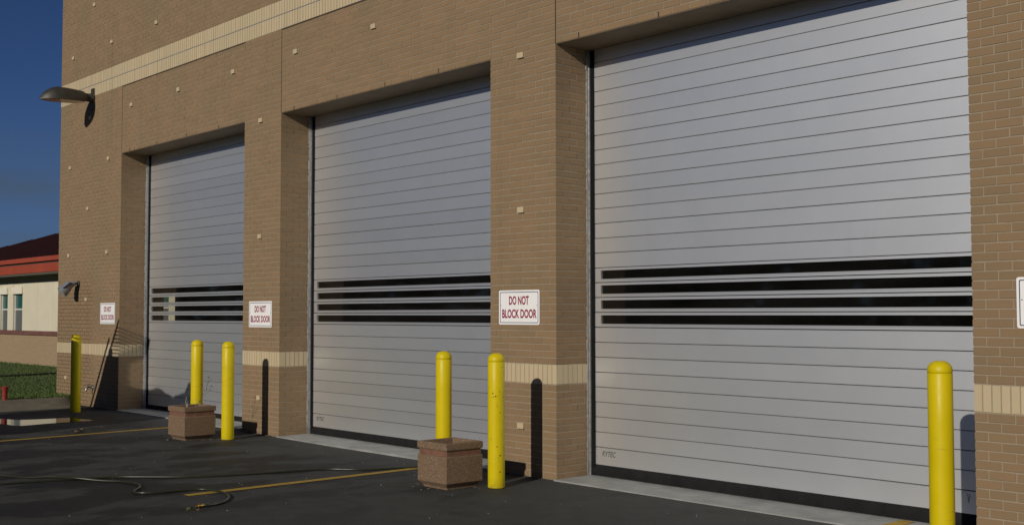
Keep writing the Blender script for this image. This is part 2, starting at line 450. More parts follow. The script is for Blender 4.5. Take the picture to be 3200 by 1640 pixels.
# unseen tree belt behind and left of the camera, added to darken door reflections
m = MB(); q = random.Random(8)
path = smooth_path([(-66, 2, 0), (-62, -25, 0), (-45, -44, 0), (-15, -50, 0), (25, -48, 0), (60, -45, 0)], 40)
for p_ in path:
    h0 = 7.5 + 2.2 * math.sin(p_.x * .21) + 1.5 * math.sin(p_.x * .53 + 1) + .8 * math.sin(p_.y * .4)
    for k in range(44):
        z = q.random() ** .8 * h0; c = p_ + Vector((q.uniform(-2.2, 2.2), q.uniform(-2.2, 2.2), z))
        a = Vector((q.uniform(-1, 1), q.uniform(-1, 1), q.uniform(-1, 1))).normalized() * q.uniform(.5, 1.1); b = a.orthogonal().normalized() * q.uniform(.4, .9)
        i = len(m.v); m.v += [tuple(c - a), tuple(c + b), tuple(c + a * .8), tuple(c - b * .9)]; m.f.append((i, i + 1, i + 2, i + 3))
tag(m.build('reflection_treeline', M['tree']), 'dark belt of trees out of view, added to darken door reflections', 'trees', kind='stuff')

# ------------------------------------------------------------------ brick garage
C = .2032 / 3; J = .0097; BL = .1935; BH = C - J; BD = .0925; Y1 = .443
garage = thing('garage_building', 'long tan brick fire station garage with three tall grey rolling doors', 'building')
bricks = []      # (cx, cy, cz, sx, sy, kind, host, facing)
def add(x0, x1, y0, y1, row, host, facing):
    bricks.append(((x0 + x1) / 2, (y0 + y1) / 2, (row + .5) * C, x1 - x0, y1 - y0, host, facing))
def run(a, b, first=None):
    """cut a length into bricks; first = length of the first piece"""
    out = []; x = a
    n = max(1, round((b - a + J) / (BL + J))) if first is None else None
    if n:
        u = (b - a + J) / n
        return [(a + i * u, a + (i + 1) * u - J) for i in range(n)]
    L = first
    while x < b - .015:
        e = min(x + L, b)
        if b - e < .045: e = b
        out.append((x, e)); x = e + J; L = BL
    return out
cores = {}
def core(name, *boxes, mat='mortar'):
    m = MB()
    for bx in boxes: m.box(*bx)
    o = m.build(name, M[mat], garage); return o
I = .0035
piers = {}
# (name key, x0, x1, return on left, return on right)
for key, x0, x1, lr, rr in (('P0', XW, XL, True, True), ('P1', XA, XB, True, True), ('P2', XC, XD, True, True), ('P3', XE, XR, True, True)):
    piers[key] = core('pier', (x0 + I, x1 - I, I, Y1 - .002, -.05, 65 * C + .0115))
    for row in list(range(0, 14)) + list(range(17, 65)):
        if row % 2 == 0:
            for a, b in run(x0, x1): add(a, b, 0, BD, row, key, 'y')
            for a, b in run(BD + J, Y1, BL):
                add(x1 - BD, x1, a, b, row, key, '+x'); add(x0, x0 + BD, a, b, row, key, '-x')
        else:
            add(x0, x0 + BD, 0, BL, row, key, 'y'); add(x1 - BD, x1, 0, BL, row, key, 'y+x')
            for a, b in run(x0 + BD + J, x1 - BD - J): add(a, b, 0, BD, row, key, 'y')
            for a, b in run(BL + J, Y1, BL):
                add(x1 - BD, x1, a, b, row, key, '+x'); add(x0, x0 + BD, a, b, row, key, '-x')
upper = core('upper_wall', (XW + I, XR - I, I, Y1 - .002, 65 * C + .012, 118 * C))
panels = [(XW, XL), (XL, XB), (XB, XD), (XD, XR)]
for pa, pb in panels:
    a0 = pa + (.008 if pa != XW else 0); b0 = pb - (.008 if pb != XR else 0)
    for row in list(range(65, 82)) + list(range(88, 118)):
        if row % 2 == 0: seq = run(a0, b0)
        else:
            seq = run(a0, b0, BD)
        for a, b in seq: add(a, b, 0, BD, row, 'U', 'y')

def project(p):
    q = Vector(p) - CAM
    z = q.dot(fwd)
    return (1600 + 3565.42 * q.dot(r2) / z, 820 - 3565.42 * q.dot(u2) / z, z)
scored = []
for i, (cx, cy, cz, sx_, sy_, host, fc) in enumerate(bricks):
    if host == 'U' or fc == '-x': continue
    fx = cx + (sx_ / 2 if fc == '+x' else 0); fy = cy - (sy_ / 2 if fc != '+x' else 0)
    u, v, z = project((fx, fy, cz))
    if not (0 < u < 3215 and -8 < v < 1648): continue
    w = sy_ * abs(fx - CAM.x) if fc == '+x' else sx_ * abs(fy - CAM.y)
    scored.append((w / z ** 3, i))
scored.sort(reverse=True)
single = set(i for _, i in scored[:300])
cache = {}
def brick_mesh(sx_, sy_, sz_, mat, nm):
    k = (round(sx_, 3), round(sy_, 3), round(sz_, 3), mat)
    if k not in cache:
        b = .0022; m = MB(); hx, hy, hz = sx_ / 2, sy_ / 2, sz_ / 2
        # chamfered box: inset end rings
        m.loft([[(x * (hx - b), y_ * (hy - b), -hz) for x, y_ in ((-1, -1), (1, -1), (1, 1), (-1, 1))],
                [(x * hx, y_ * hy, -hz + b) for x, y_ in ((-1, -1), (1, -1), (1, 1), (-1, 1))],
                [(x * hx, y_ * hy, hz - b) for x, y_ in ((-1, -1), (1, -1), (1, 1), (-1, 1))],
                [(x * (hx - b), y_ * (hy - b), hz) for x, y_ in ((-1, -1), (1, -1), (1, 1), (-1, 1))]])
        cache[k] = m.mesh(nm, M[mat])
    return cache[k]
mass = MB()
for i, (cx, cy, cz, sx_, sy_, host, fc) in enumerate(bricks):
    jx = rnd.uniform(-.0012, .0012); jy = rnd.uniform(-.0016, .0010); jz = rnd.uniform(-.0012, .0012)
    if fc in ('+x', '-x', 'y+x'): jx *= 1.2
    if i in single:
        o = put('brick', brick_mesh(sx_, sy_, BH, 'brick', 'brick'), piers[host], (cx + jx, cy + jy, cz + jz), (rnd.uniform(-.006, .006), rnd.uniform(-.003, .003), rnd.uniform(-.004, .004)))
    else:
        mass.box(cx - sx_ / 2 + jx, cx + sx_ / 2 + jx, cy - sy_ / 2 + jy, cy + sy_ / 2 + jy, cz - BH / 2 + jz, cz + BH / 2 + jz)
tag(mass.build('brickwork', M['brick'], garage), kind='stuff')
# cream soldier course round the piers
SW = C - J
def soldiers(key, x0, x1):
    n = round((x1 - x0) / C); u = (x1 - x0 + J) / n
    zc = 15.5 * C; hz = 3 * C - J
    for i in range(n):
        put('soldier_brick', brick_mesh(u - J, BD, hz, 'cream', 'soldier_brick'), piers[key], (x0 + i * u + (u - J) / 2, BD / 2 + rnd.uniform(-.001, .001), zc + rnd.uniform(-.0015, .0015)), (0, rnd.uniform(-.004, .004), 0))
    a = BD + J
    for xx, vis in ((x1 - BD / 2, True), (x0 + BD / 2, False)):
        n = round((Y1 - a) / C); u = (Y1 - a + J) / n
        for i in range(n):
            put('soldier_brick', brick_mesh(BD, u - J, hz, 'cream', 'soldier_brick'), piers[key], (xx + rnd.uniform(-.001, .001), a + i * u + (u - J) / 2, zc + rnd.uniform(-.0015, .0015)))
soldiers('P0', XW, XL); soldiers('P1', XA, XB); soldiers('P2', XC, XD); soldiers('P3', XE, XR)
# tall cream double soldier band high on the wall (each piece a few pixels wide)
sb = MB()
for r0 in (82, 85):
    for pa, pb in panels:
        n = round((pb - pa) / C); u = (pb - pa) / n
        for i in range(n):
            a = pa + i * u + J / 2; jy = rnd.uniform(-.0015, .001)
            sb.box(a, a + u - J, -.004 + jy, BD, r0 * C + J / 2 + (.004 if r0 == 85 else 0), (r0 + 3) * C - J / 2)
tag(sb.build('soldier_band', M['cream'], garage), kind='stuff')
MB().box(XW, XR, -.001, .05, 85 * C - .004, 85 * C + .006).build('band_flashing', M['galv'], garage)
for x in (XL, XB, XD):
    MB().box(x - .008, x + .008, .002, .06, 65 * C, 82 * C - .002).build('control_joint', M['sealant'], garage)
for a, b in ((XL, XA), (XB, XC), (XD, XE)):
    MB().box(a, b, -.006, .06, 82 * C - .012, 82 * C + .006).build('soft_joint', M['sealant'], garage)
    MB().box(a + .0, b - .0, .004, Y1 + .25, 65 * C - .004, 65 * C + .008).build('lintel', M['lintel'], garage)
    x = a + .33
    while x < b - .2:                                       # weep slots above the lintel
        MB().box(x - .008, x + .008, -.0025, .05, 65 * C + .004, 65 * C + .055).build('weep_slot', M['sealant'], garage); x += 1.04
# projecting cream header bricks dotted over the wall
acc = [(-11.837, 106), (-9.28, 94), (-11.044, 94), (-12.785, 94), (-11.954, 76), (-11.12, 64), (-12.849, 64), (-11.997, 52), (-12.856, 40), (-11.127, 40), (-12.004, 28), (-12.893, 7),
       (-10.199, 76), (-8.46, 76), (-6.702, 76), (-4.988, 76), (-3.184, 76), (-5.897, 64), (-5.893, 40), (-5.884, 7), (-.517, 64), (-.514, 40), (-.518, 7), (5.81, 64), (5.81, 40), (5.81, 7), (-1.39, 76), (.4, 76)]
am = MB().box(-.047, .047, -.021, .02, -.0295, .0295).mesh('accent_brick', M['cream'])
for x, r in acc:
    put('accent_brick', am, garage, (x, 0, (r + .5) * C), (0, rnd.uniform(-.01, .01), 0))
# shell of the hall behind: side wall with a window, back, far side, roof, floor
core('side_wall', (XW + .008, XW + .30, Y1, 1.955, -.05, 7.95), (XW + .008, XW + .30, 2.33, 14, -.05, 7.95), (XW + .008, XW + .30, 1.955, 2.33, -.05, 1.0), (XW + .008, XW + .30, 1.955, 2.33, 2.06, 7.95), mat='interior')
core('side_wall', (XR - .30, XR - .008, Y1, 14, -.05, 7.95), mat='interior')
core('back_wall', (XW + .30, XR - .30, 13.7, 14, -.05, 7.95), mat='interior')
core('roof_slab', (XW + .01, XR - .01, .30, 14, 7.955, 8.12), mat='interior')
core('floor_slab', (XW + .30, XR - .30, Y1 + .14, 13.7, -.05, .004), mat='interior')
MB().box(XW + .14, XW + .146, 1.955, 2.33, 1.0, 2.06).build('side_window', M['side_glass'], garage)

# ------------------------------------------------------------------ rolling doors
P = .1524; Z0 = .307
def text_mesh(body, w, h, mat, shear=0., off=.012, name='lettering'):
    c = bpy.data.curves.new('t', 'FONT'); c.body = body; c.offset = off; c.shear = shear; c.resolution_u = 4
    c.extrude = 0
    o = bpy.data.objects.new('t', c); COL.objects.link(o)
    dg = bpy.context.evaluated_depsgraph_get(); dg.update()
    me = bpy.data.meshes.new_from_object(o.evaluated_get(dg))
    bpy.data.objects.remove(o)
    n = len(me.vertices); co = np.empty(n * 3); me.vertices.foreach_get('co', co); co = co.reshape(-1, 3)
    mn, mx_ = co.min(0), co.max(0)
    out = np.zeros_like(co)
    out[:, 0] = (co[:, 0] - (mn[0] + mx_[0]) / 2) / (mx_[0] - mn[0]) * w
    out[:, 2] = (co[:, 1] - (mn[1] + mx_[1]) / 2) / (mx_[1] - mn[1]) * h
    me.vertices.foreach_set('co', out.ravel()); me.materials.clear(); me.materials.append(mat); me.name = name; me.update()
    return me
rytec = text_mesh('RYTEC', .19, .056, M['logo'], .25, .02)
vmark = text_mesh('V', .025, .075, M['logo'], 0, .0)
# the stamped "V" sits on the last slat of the near door only

def slat_mesh(L, h):
    m = MB(); c = .002; d = .022
    def ring(x): return [(x, 0, c), (x, 0, h - c), (x, c, h), (x, d, h), (x, d, 0), (x, c, 0)]
    m.loft([ring(0), ring(L)]); return m.mesh('slat', M['alu'])
def window_slat_mesh(L, h):
    m = MB(); d = .022; a0, a1, b0, b1 = .085, L - .085, .033, .121
    m.box(0, a0, 0, d, .002, h); m.box(a1, L, 0, d, .002, h)
    m.box(a0, a1, 0, d, .002, b0); m.box(a0, a1, 0, d, b1, h)
    # thin raised glazing bead
    m.box(a0 - .006, a1 + .006, -.004, -.0002, b0 - .007, b0); m.box(a0 - .006, a1 + .006, -.004, -.0002, b1, b1 + .007)
    m.box(a0 - .006, a0, -.004, -.0002, b0 + .0005, b1 - .0005); m.box(a1, a1 + .006, -.004, -.0002, b0 + .0005, b1 - .0005)
    return m.mesh('window_slat', M['alu'])
def door(a, b, label, logo=True, vm=False):
    d = bpy.data.objects.new('rolling_door', None); COL.objects.link(d); d.parent = garage; d.location = (a, .5, 0); d['label'] = label
    W = b - a; L = W - .126; H = P - .0062
    sm, wm = slat_mesh(L, H), window_slat_mesh(L, H)
    bm = slat_mesh(L, Z0 - .125 - .0075)
    put('bottom_slat', bm, d, (.063, 0, .125))
    back = MB().box(.05, W - .05, .024, .03, .125, Z0 + 8 * P).box(.05, W - .05, .024, .03, Z0 + 12 * P, Z0 + 28 * P)
    for k in range(13 - 8):                                    # hinge strips between the window slats
        z = Z0 + (8 + k) * P; back.box(.05, W - .05, .012, .0225, z - .0075, z - .0005)
    back.build('hinge_backing', M['black_rubber'], d)
    for k in range(28):
        isw = 8 <= k < 12
        put('window_slat' if isw else 'slat', wm if isw else sm, d, (.063, rnd.uniform(-.0012, .0012), Z0 + k * P), (R(rnd.uniform(-.35, .35)), 0, 0))
        if isw:
            MB().box(0, L - .170, 0, .004, 0, .088).build('pane', M['pane'], d, loc=(.063 + .085, .013, Z0 + k * P + .033))
    seal = MB()
    def sr(x): return [(x, .004, .127), (x, -.010, .10), (x, -.014, .05), (x, -.006, .012), (x, .03, .012), (x, .03, .127)]
    seal.loft([sr(.03), sr(W - .03)]).build('bottom_seal', M['black_rubber'], d, auto=40)
    for s in (0, 1):
        def bx(x0, x1, y0, y1, z0, z1):
            return MB().box(*((x0, x1) if s == 0 else (W - x1, W - x0)), y0, y1, z0, z1)
        bx(.0, .010, Y1 + .001 - .5, .030, .009, 65 * C - .006).build('guide_rail', M['galv'], d)
        bx(.0105, .016, -.030, -.0115, .009, 65 * C - .006).build('guide_rail', M['galv'], d)
        bx(.0105, .064, -.011, .012, .012, 65 * C - .006).build('guide_seal', M['black_guide'], d)
        # crumbly bead of sealant along the brick
        sb_ = MB(); z = .05
        while z < 65 * C - .1:
            h = rnd.uniform(.03, .16); x0 = .0005; w = rnd.uniform(.008, .016)
            xa, xb = (x0, x0 + w) if s == 0 else (W - x0 - w, W - x0)
            sb_.box(xa, xb, Y1 - .5 - rnd.uniform(.004, .012), Y1 - .5 + .0005, z, z + h); z += h + rnd.uniform(.004, .03)
        sb_.build('sealant_bead', M['galv'], d)
    if logo:
        put('lettering', rytec, d, (.25, -.0025, .242))
        for z in (.212, .282):
            MB().lathe([(.0, -.006), (.007, -.005), (.009, 0)], 10, axis='y').build('rivet', M['steel'], d, loc=(.088, 0, z), smooth=True)
    if vm: put('lettering', vmark, d, (4.02, -.0025, .243))
    # concrete threshold in the opening
    MB().box(a + .004, b - .004, -.045, Y1 + .14, -.06, .0125 + zg(a)).build('threshold', M['concrete'], garage)
    return d
door(XL, XA, 'farthest rolling door, half in shadow at its foot', logo=False)
door(XB, XC, 'middle rolling door')
door(XD, XE, 'nearest rolling door, brightest and largest', vm=True)

# ------------------------------------------------------------------ signs
def sign(x0, z0, label):
    W, H = .625, .36
    s = thing('warning_sign', label, 'sign', (x0 + W / 2, -.004, z0 + H / 2), 'do not block door signs')
    def rr(w, h, r, n=5):
        out = []
        for cx, cz, a0 in ((w / 2 - r, h / 2 - r, 0), (-w / 2 + r, h / 2 - r, 90), (-w / 2 + r, -h / 2 + r, 180), (w / 2 - r, -h / 2 + r, 270)):
            for i in range(n + 1):
                a = R(a0 + 90 * i / n); out.append((cx + r * math.cos(a), cz + r * math.sin(a)))
        return out
    o = rr(W, H, .018)
    MB().loft([[(a, .0, b) for a, b in o], [(a, -.0022, b) for a, b in o]]).build('panel', M['sign_white'], s)
    ins, th = .018, .0075
    a_, b_ = rr(W - 2 * ins, H - 2 * ins, .012), rr(W - 2 * ins - 2 * th, H - 2 * ins - 2 * th, .008)
    m = MB(); n = len(a_)
    m.v = [(p, -.0027, q) for p, q in a_] + [(p, -.0027, q) for p, q in b_]
    m.f = [(j, (j + 1) % n, n + (j + 1) % n, n + j) for j in range(n)]
    m.build('border', M['sign_navy'], s)
    put('lettering', T1, s, (.0, -.0027, H / 2 - .108)); put('lettering', T2, s, (.005, -.0027, H / 2 - .246))
    for q in (-1, 1):
        MB().lathe([(.0, -.006), (.005, -.005), (.006, -.002)], 8, axis='y').build('bolt', M['steel'], s, loc=(q * .275, 0, .02), smooth=True)
    return s
T1 = text_mesh('DO NOT', .306, .093, M['sign_red'], 0, .034); T2 = text_mesh('BLOCK DOOR', .530, .093, M['sign_red'], 0, .034)
sign(-11.378, 1.498, 'white warning sign in red letters on the outermost pier beside the floodlight')
sign(-6.179, 1.481, 'white warning sign in red letters on the pier between farthest and middle doors')
sign(-.863, 1.549, 'white warning sign in red letters on the pier between middle and nearest doors')
sign(4.645, 1.555, 'white warning sign cut off by the photo edge, on the pier past the nearest door')

# ------------------------------------------------------------------ bollards
def bollard(x, y, label, h=1.29, wear=0., tilt=0.):
    s = thing('bollard', label, 'bollard', (x, y, zg(x)), 'yellow bollards guarding the door piers'); s.rotation_euler = (tilt, tilt * .5, rnd.random() * 6)
    r = .0815; hs = h - .085
    o = MB().lathe([(r - .001, .006), (r, .014), (r, .3), (r, .6), (r, .9), (r, hs - .004), (r - .0025, hs)], 40).build('sleeve', M['yellow'], s, auto=50); o['wear'] = float(wear)
    prof = [(r - .0025, hs + .001), (r, hs + .004), (r, hs + .018)]
    for i in range(1, 9):
        a = i / 8 * math.pi / 2; prof.append((r * math.cos(a) ** .8 if i < 8 else .001, hs + .018 + .066 * math.sin(a)))
    o = MB().lathe(prof, 40).build('dome_cap', M['yellow'], s, auto=50); o['wear'] = float(wear)
    MB().lathe([(r - .012, -.03), (r - .012, .007)], 24).build('pipe_core', M['black_rubber'], s)
def chips(x, y, spots, seed):
    q = random.Random(seed); m = MB(); z0 = zg(x)
    ang0 = math.atan2(CAM.y - y, CAM.x - x)
    for u_, z_, s_ in spots:
        a0 = ang0 + math.asin(max(-.97, min(.97, u_))); n = 7; rr_ = .0822
        b = len(m.v); ph = q.random() * 6
        for j in range(n):
            t_ = 2 * math.pi * j / n; r_ = s_ * q.uniform(.6, 1.2)
            da = r_ * math.cos(t_ + ph) / rr_; dz = r_ * .75 * math.sin(t_ + ph)
            m.v.append((x + rr_ * math.cos(a0 + da), y + rr_ * math.sin(a0 + da), z0 + z_ + dz))
        m.f.append(tuple(range(b, b + n)))
    return m
bollard(-10.72, -.67, 'scuffed yellow bollard in shade before the outermost pier', 1.29, .6)
bollard(-6.346, -.70, 'yellow bollard standing behind the planter of weeds, near the farthest door', 1.292)
bollard(-5.506, -.678, 'clean yellow bollard just beyond the weedy planter, before the far pier', 1.291)
bollard(-.855, -.76, 'yellow bollard standing behind the empty planter, against the middle door', 1.287)
bollard(-.047, -.761, 'chipped yellow bollard beside the empty planter, spotted with dark marks', 1.287)
be = bpy.data.objects[[o.name for o in bpy.data.objects if o.name.startswith('bollard') and o.get('label', '').startswith('chipped')][0]]
q = random.Random(4)
sp_l = [(-.95, .96, .006), (-.85, .95, .006), (-.4, .905, .008), (-.1, .875, .011), (-.35, .87, .006), (.4, .92, .007), (.3, .885, .005), (.8, .87, .007), (-.6, .86, .005), (.1, .78, .005), (.45, .72, .006), (.0, .80, .004), (-.6, .47, .006), (.1, .40, .010), (.45, .315, .010), (.2, .30, .005), (-.1, .285, .005), (.35, .275, .004), (.4, .16, .009), (-.95, .24, .005), (.6, 1.15, .004)]
m = chips(-.047, -.761, sp_l, 4); o = m.build('paint_chips', M['chip']); o.parent = be; o.matrix_parent_inverse = Matrix.Translation(be.location).inverted() if False else (Matrix.Translation(be.location) @ be.rotation_euler.to_matrix().to_4x4()).inverted()
bollard(4.435, -.72, 'nearest yellow bollard, cut off at its foot, before the largest door', 1.345)

# ------------------------------------------------------------------ planters
def planter(x, y, label, soil_z, rot):
    s = thing('planter', label, 'planter', (x, y, zg(x)), 'square aggregate planters'); s.rotation_euler = (0, 0, rot)
    def sq(h, z, c=.006):
        return [(h, -h + c, z), (h, h - c, z), (h - c, h, z), (-h + c, h, z), (-h, h - c, z), (-h, -h + c, z), (-h + c, -h, z), (h - c, -h, z)]
    MB().loft([sq(.180, 0), sq(.185, .02), sq(.224, .062), sq(.226, .30), sq(.222, .312), sq(.200, .316)]).build('body', M['aggregate'], s)
    MB().loft([sq(.2135, .3125), sq(.2135, .372)]).build('neck_band', M['planter_band'], s)
    r = MB(); rings = [sq(.2145, .370), sq(.226, .371), sq(.229, .380), sq(.229, .428), sq(.223, .437), sq(.190, .438), sq(.185, .432), sq(.182, .318)]
    r.loft(rings, cap=False).build('rim', M['aggregate'], s)
    m = MB(); n = 9
    for j in range(n):
        for i in range(n):
            u, v = -.181 + .362 * i / (n - 1), -.181 + .362 * j / (n - 1)
            m.v.append((u, v, soil_z + rnd.uniform(-.012, .012)))
    m.f = [(j * n + i, j * n + i + 1, (j + 1) * n + i + 1, (j + 1) * n + i) for j in range(n - 1) for i in range(n - 1)]
    m.build('soil', M['soil'], s)
    return s
planter(-5.91, -.985, 'square aggregate planter filled with soil and dead weeds', .405, R(1.5))
planter(-.425, -1.025, 'square aggregate planter nearly empty, beside the chipped bollard', .325, R(-.5))
def weed(x, y, z, label, stems, leaves, mat, seed):
    q = random.Random(seed); s = thing('dead_weed', label, 'weed', (x, y, z))
    m = MB(); lv = MB()
    for pts, r in stems: m.tube(smooth_path(pts, 5), [r * (1 - .7 * i / (5 * (len(pts) - 1))) for i in range(5 * (len(pts) - 1) + 1)], 5)
    m.build('stem', M[mat], s)
    for p in leaves:
        for k in range(3):
            c = Vector(p) + Vector((q.uniform(-.014, .014), q.uniform(-.014, .014), q.uniform(-.014, .014)))
            a = Vector((q.uniform(-1, 1), q.uniform(-1, 1), q.uniform(-1, 1))).normalized() * .013; b = a.orthogonal().normalized() * .006
            i = len(lv.v); lv.v += [tuple(c - a), tuple(c + b), tuple(c + a), tuple(c - b)]; lv.f.append((i, i + 1, i + 2, i + 3))
    if leaves: lv.build('leaf', M['weed_leaf'], s)
weed(-6.00, -1.02, .40, 'pale bent dead stem rising from the weedy planter', [([(0, 0, 0), (-.01, .01, .05), (-.025, 0, .09), (-.012, .005, .165)], .007), ([(.03, -.02, 0), (.045, -.01, .05), (.035, 0, .10)], .004)], [], 'twig_pale', 3)
weed(-5.83, -.98, .40, 'thin branching weed with small leaves before the yellow bollard',
     [([(0, 0, 0), (.0, .01, .06), (.012, .01, .10)], .006), ([(0, .01, .06), (.04, .04, .12), (.08, .10, .22), (.10, .14, .42)], .003), ([(.0, .01, .06), (-.03, -.01, .09), (-.07, -.02, .135)], .003), ([(.06, .07, .17), (.13, .12, .24), (.17, .14, .31)], .0022), ([(.08, .10, .22), (.06, .08, .30), (.05, .07, .35)], .002), ([(.01, 0, .02), (.06, .0, .05), (.09, .02, .12)], .0025)],
     [(.10, .14, .42), (.115, .15, .40), (.10, .13, .36), (.10, .12, .32), (.17, .14, .31), (.16, .14, .27), (.05, .07, .34), (.09, .02, .12), (.085, .11, .27), (.06, .07, .2)], 'twig', 5)
weed(-.27, -.83, .34, 'tiny dry twigs poking over the rim of the empty planter', [([(0, 0, 0), (-.01, 0, .06), (-.018, 0, .125)], .003), ([(.03, 0, 0), (.036, .01, .07), (.05, .01, .13)], .003), ([(.0, 0, .05), (.012, 0, .08), (.015, 0, .115)], .002)], [], 'twig', 7)

# ------------------------------------------------------------------ wall lamps
lp = thing('wall_lamp', 'dark bronze area lamp on a short arm high on the outermost pier', 'lamp', (-11.83, 0, 5.50))
MB().box(-.06, .06, -.03, -.003, -.19, .19).build('wall_plate', M['lamp_bronze'], lp)
MB().loft([[(.06 * math.cos(a) * k, -y, .02 + .075 * math.sin(a) * k) for a in [2 * math.pi * j / 12 for j in range(12)]] for y, k in ((.02, 1.25), (.08, 1.0), (.2, .95))]).build('arm', M['lamp_bronze'], lp, auto=50)
secs = [(.15, .09, .095, -.055), (.22, .15, .125, -.075), (.36, .19, .135, -.085), (.52, .21, .145, -.09), (.66, .205, .145, -.095), (.77, .17, .105, -.10), (.87, .105, .03, -.105), (.945, .02, -.075, -.11)]
rings = []
for y_, hw, top, bot in secs:
    r = []
    for j in range(9):
        a = math.pi * j / 8
        r.append((hw * math.cos(a), -y_, bot + .012 + (top - bot - .012) * math.sin(a) ** .8))
    r += [(-hw, -y_, bot), (hw, -y_, bot)]
    rings.append(r)
MB().loft(rings).build('housing', M['lamp_bronze'], lp, auto=40)
m = MB(); m.v = []; sc_ = [q for q in secs if .2 < q[0] < .9]
for y_, hw, top, bot in sc_: m.v += [(-hw * .82, -y_, bot - .003), (hw * .82, -y_, bot - .003)]
m.f = [(2 * i, 2 * i + 1, 2 * i + 3, 2 * i + 2) for i in range(len(sc_) - 1)]
m.build('lens', M['lamp_lens'], lp)
fl = thing('floodlight', 'small grey cone floodlight on the outermost pier above the shaded bollard', 'lamp', (-12.366, 0, 2.215))
MB().lathe([(.055, -.003), (.055, -.02), (.035, -.03)], 16, axis='y').build('wall_plate', M['lamp_bronze'], fl, smooth=False)
MB().tube([(0, -.02, 0), (0, -.08, -.005), (0, -.11, .0)], .018, 8).build('knuckle', M['lamp_bronze'], fl)
def cone(o, d, prof):
    d = Vector(d).normalized(); a = d.orthogonal().normalized(); b = d.cross(a)
    return [[Vector(o) + d * s_ + (a * math.cos(2 * math.pi * j / 20) + b * math.sin(2 * math.pi * j / 20)) * r_ for j in range(20)] for s_, r_ in prof]
for d, o_ in (((-.10, -.75, -.62), (0, -.11, 0)),):
    MB().loft(cone(o_, d, [(-.05, .03), (0, .045), (.06, .05), (.12, .075), (.22, .105), (.25, .108)])).build('housing', M['flood_grey'], fl, auto=40)
    MB().loft(cone(o_, d, [(.251, .098), (.254, .098)])).build('lens', M['flood_glass'], fl)
    hd = MB().loft([[Vector(o_) + Vector(d).normalized() * s_ + q for q in (Vector((-.11, 0, .09)), Vector((.11, 0, .09)), Vector((.11, 0, .10)), Vector((-.11, 0, .10)))] for s_ in (.10, .27)])
    hd.build('visor', M['flood_grey'], fl)
bib = thing('hose_bib', 'small metal wall tap low on the outermost pier', 'tap', (-11.653, 0, .386))
MB().lathe([(.045, -.002), (.045, -.012), (.02, -.02), (.018, -.06)], 14, axis='y').build('flange', M['steel'], bib)
MB().tube(smooth_path([(0, -.05, 0), (0, -.09, .005), (0, -.12, -.03), (0, -.125, -.07)], 4), .018, 10).build('spout', M['steel'], bib, smooth=True)
MB().lathe([(.004, 0), (.03, .003), (.03, .010), (.004, .013)], 12).build('handle', M['lamp_bronze'], bib, loc=(0, -.075, .045))

# ------------------------------------------------------------------ hose on the asphalt
hp = [(-1.25, -.05), (-1.665, -.473), (-1.90, -1.02), (-2.2, -1.30), (-2.33, -1.69), (-2.42, -2.1), (-2.55, -2.45), (-2.707, -2.716), (-2.938, -2.968), (-3.137, -3.187), (-3.24, -3.45), (-3.30, -3.70), (-3.37, -3.97), (-3.42, -4.25),
      (-3.6, -4.9), (-4.2, -5.2), (-4.5, -4.7), (-4.15, -4.1), (-3.72, -3.87), (-3.45, -3.70), (-3.2, -3.58), (-3.0, -3.41), (-2.8, -3.28), (-2.55, -3.235), (-2.34, -3.29), (-2.16, -3.42), (-2.05, -3.475), (-1.95, -3.43), (-1.88, -3.3), (-1.865, -3.12), (-1.80, -2.94), (-1.64, -2.875), (-1.42, -2.885), (-1.2, -2.965), (-1.02, -3.10), (-.93, -3.24), (-.918, -3.36)]
pts = []
for i, (a, b) in enumerate(hp): pts.append((a, b, .0125 + (.020 if i in (19, 20) else 0)))
hose = thing('garden_hose', 'dark green garden hose snaking over the asphalt to a brass end', 'hose', (hp[-1][0], hp[-1][1], 0))
o = MB().tube([p_ - Vector((hp[-1][0], hp[-1][1], 0)) for p_ in smooth_path(pts, 7)], .0115, 9).build('tube', M['hose'], hose, smooth=True)
dq = Vector((.012, -.12, 0)).normalized()
o = MB().lathe([(.012, -.01), (.015, .0), (.015, .022), (.012, .024), (.012, .03), (.017, .032), (.017, .05), (.011, .052), (.009, .075)], 12, axis='y').build('brass_fitting', M['brass'], hose, loc=(0, 0, .0165), auto=40)
o.rotation_euler = (0, 0, math.atan2(dq.y, dq.x) - math.pi / 2)
def leaf(x, y, s_, mat, label, rz):
    m = MB(); n = 7
    for i in range(n):
        t_ = i / (n - 1); w_ = s_ * .32 * math.sin(math.pi * min(.98, max(.03, t_)) ** .8); zc = .012 * math.sin(t_ * 4) + .012
        m.v += [(-w_, t_ * s_, zc + .006), (0, t_ * s_, zc), (w_, t_ * s_, zc + .008)]
    for i in range(n - 1):
        for j in (0, 1): m.f.append((3 * i + j, 3 * i + j + 1, 3 * i + j + 4, 3 * i + j + 3))
    o = m.build('fallen_leaf', M[mat], None, True, (x, y, zg(x))); o.rotation_euler = (0, 0, rz)
    tag(o, label, 'leaf')
leaf(-.84, -3.50, .07, 'green_leaf', 'yellow green leaf lying at the brass hose end', R(200))
leaf(-.70, -3.52, .05, 'dry_leaf', 'small orange leaf nearest the camera past the hose end', R(70))
leaf(-7.55, -1.9, .16, 'dry_leaf', 'dry brown leaf on the asphalt near the far yellow line', R(30))
leaf(-7.75, -1.72, .10, 'dry_leaf', 'smaller brown leaf beside the far yellow line', R(110))

# ------------------------------------------------------------------ red stub by the kerb
rp = thing('marker_stub', 'short flared red plastic stub standing at the kerb by the lawn', 'marker', (-12.33, -1.27, .186))
MB().lathe([(.045, -.02), (.045, .16), (.058, .20), (.062, .235), (.052, .235), (.046, .19)], 16).build('pipe', M['red_plastic'], rp, auto=40)
MB().lathe([(.048, .10), (.048, .12)], 16).build('collar', M['red_plastic'], rp)

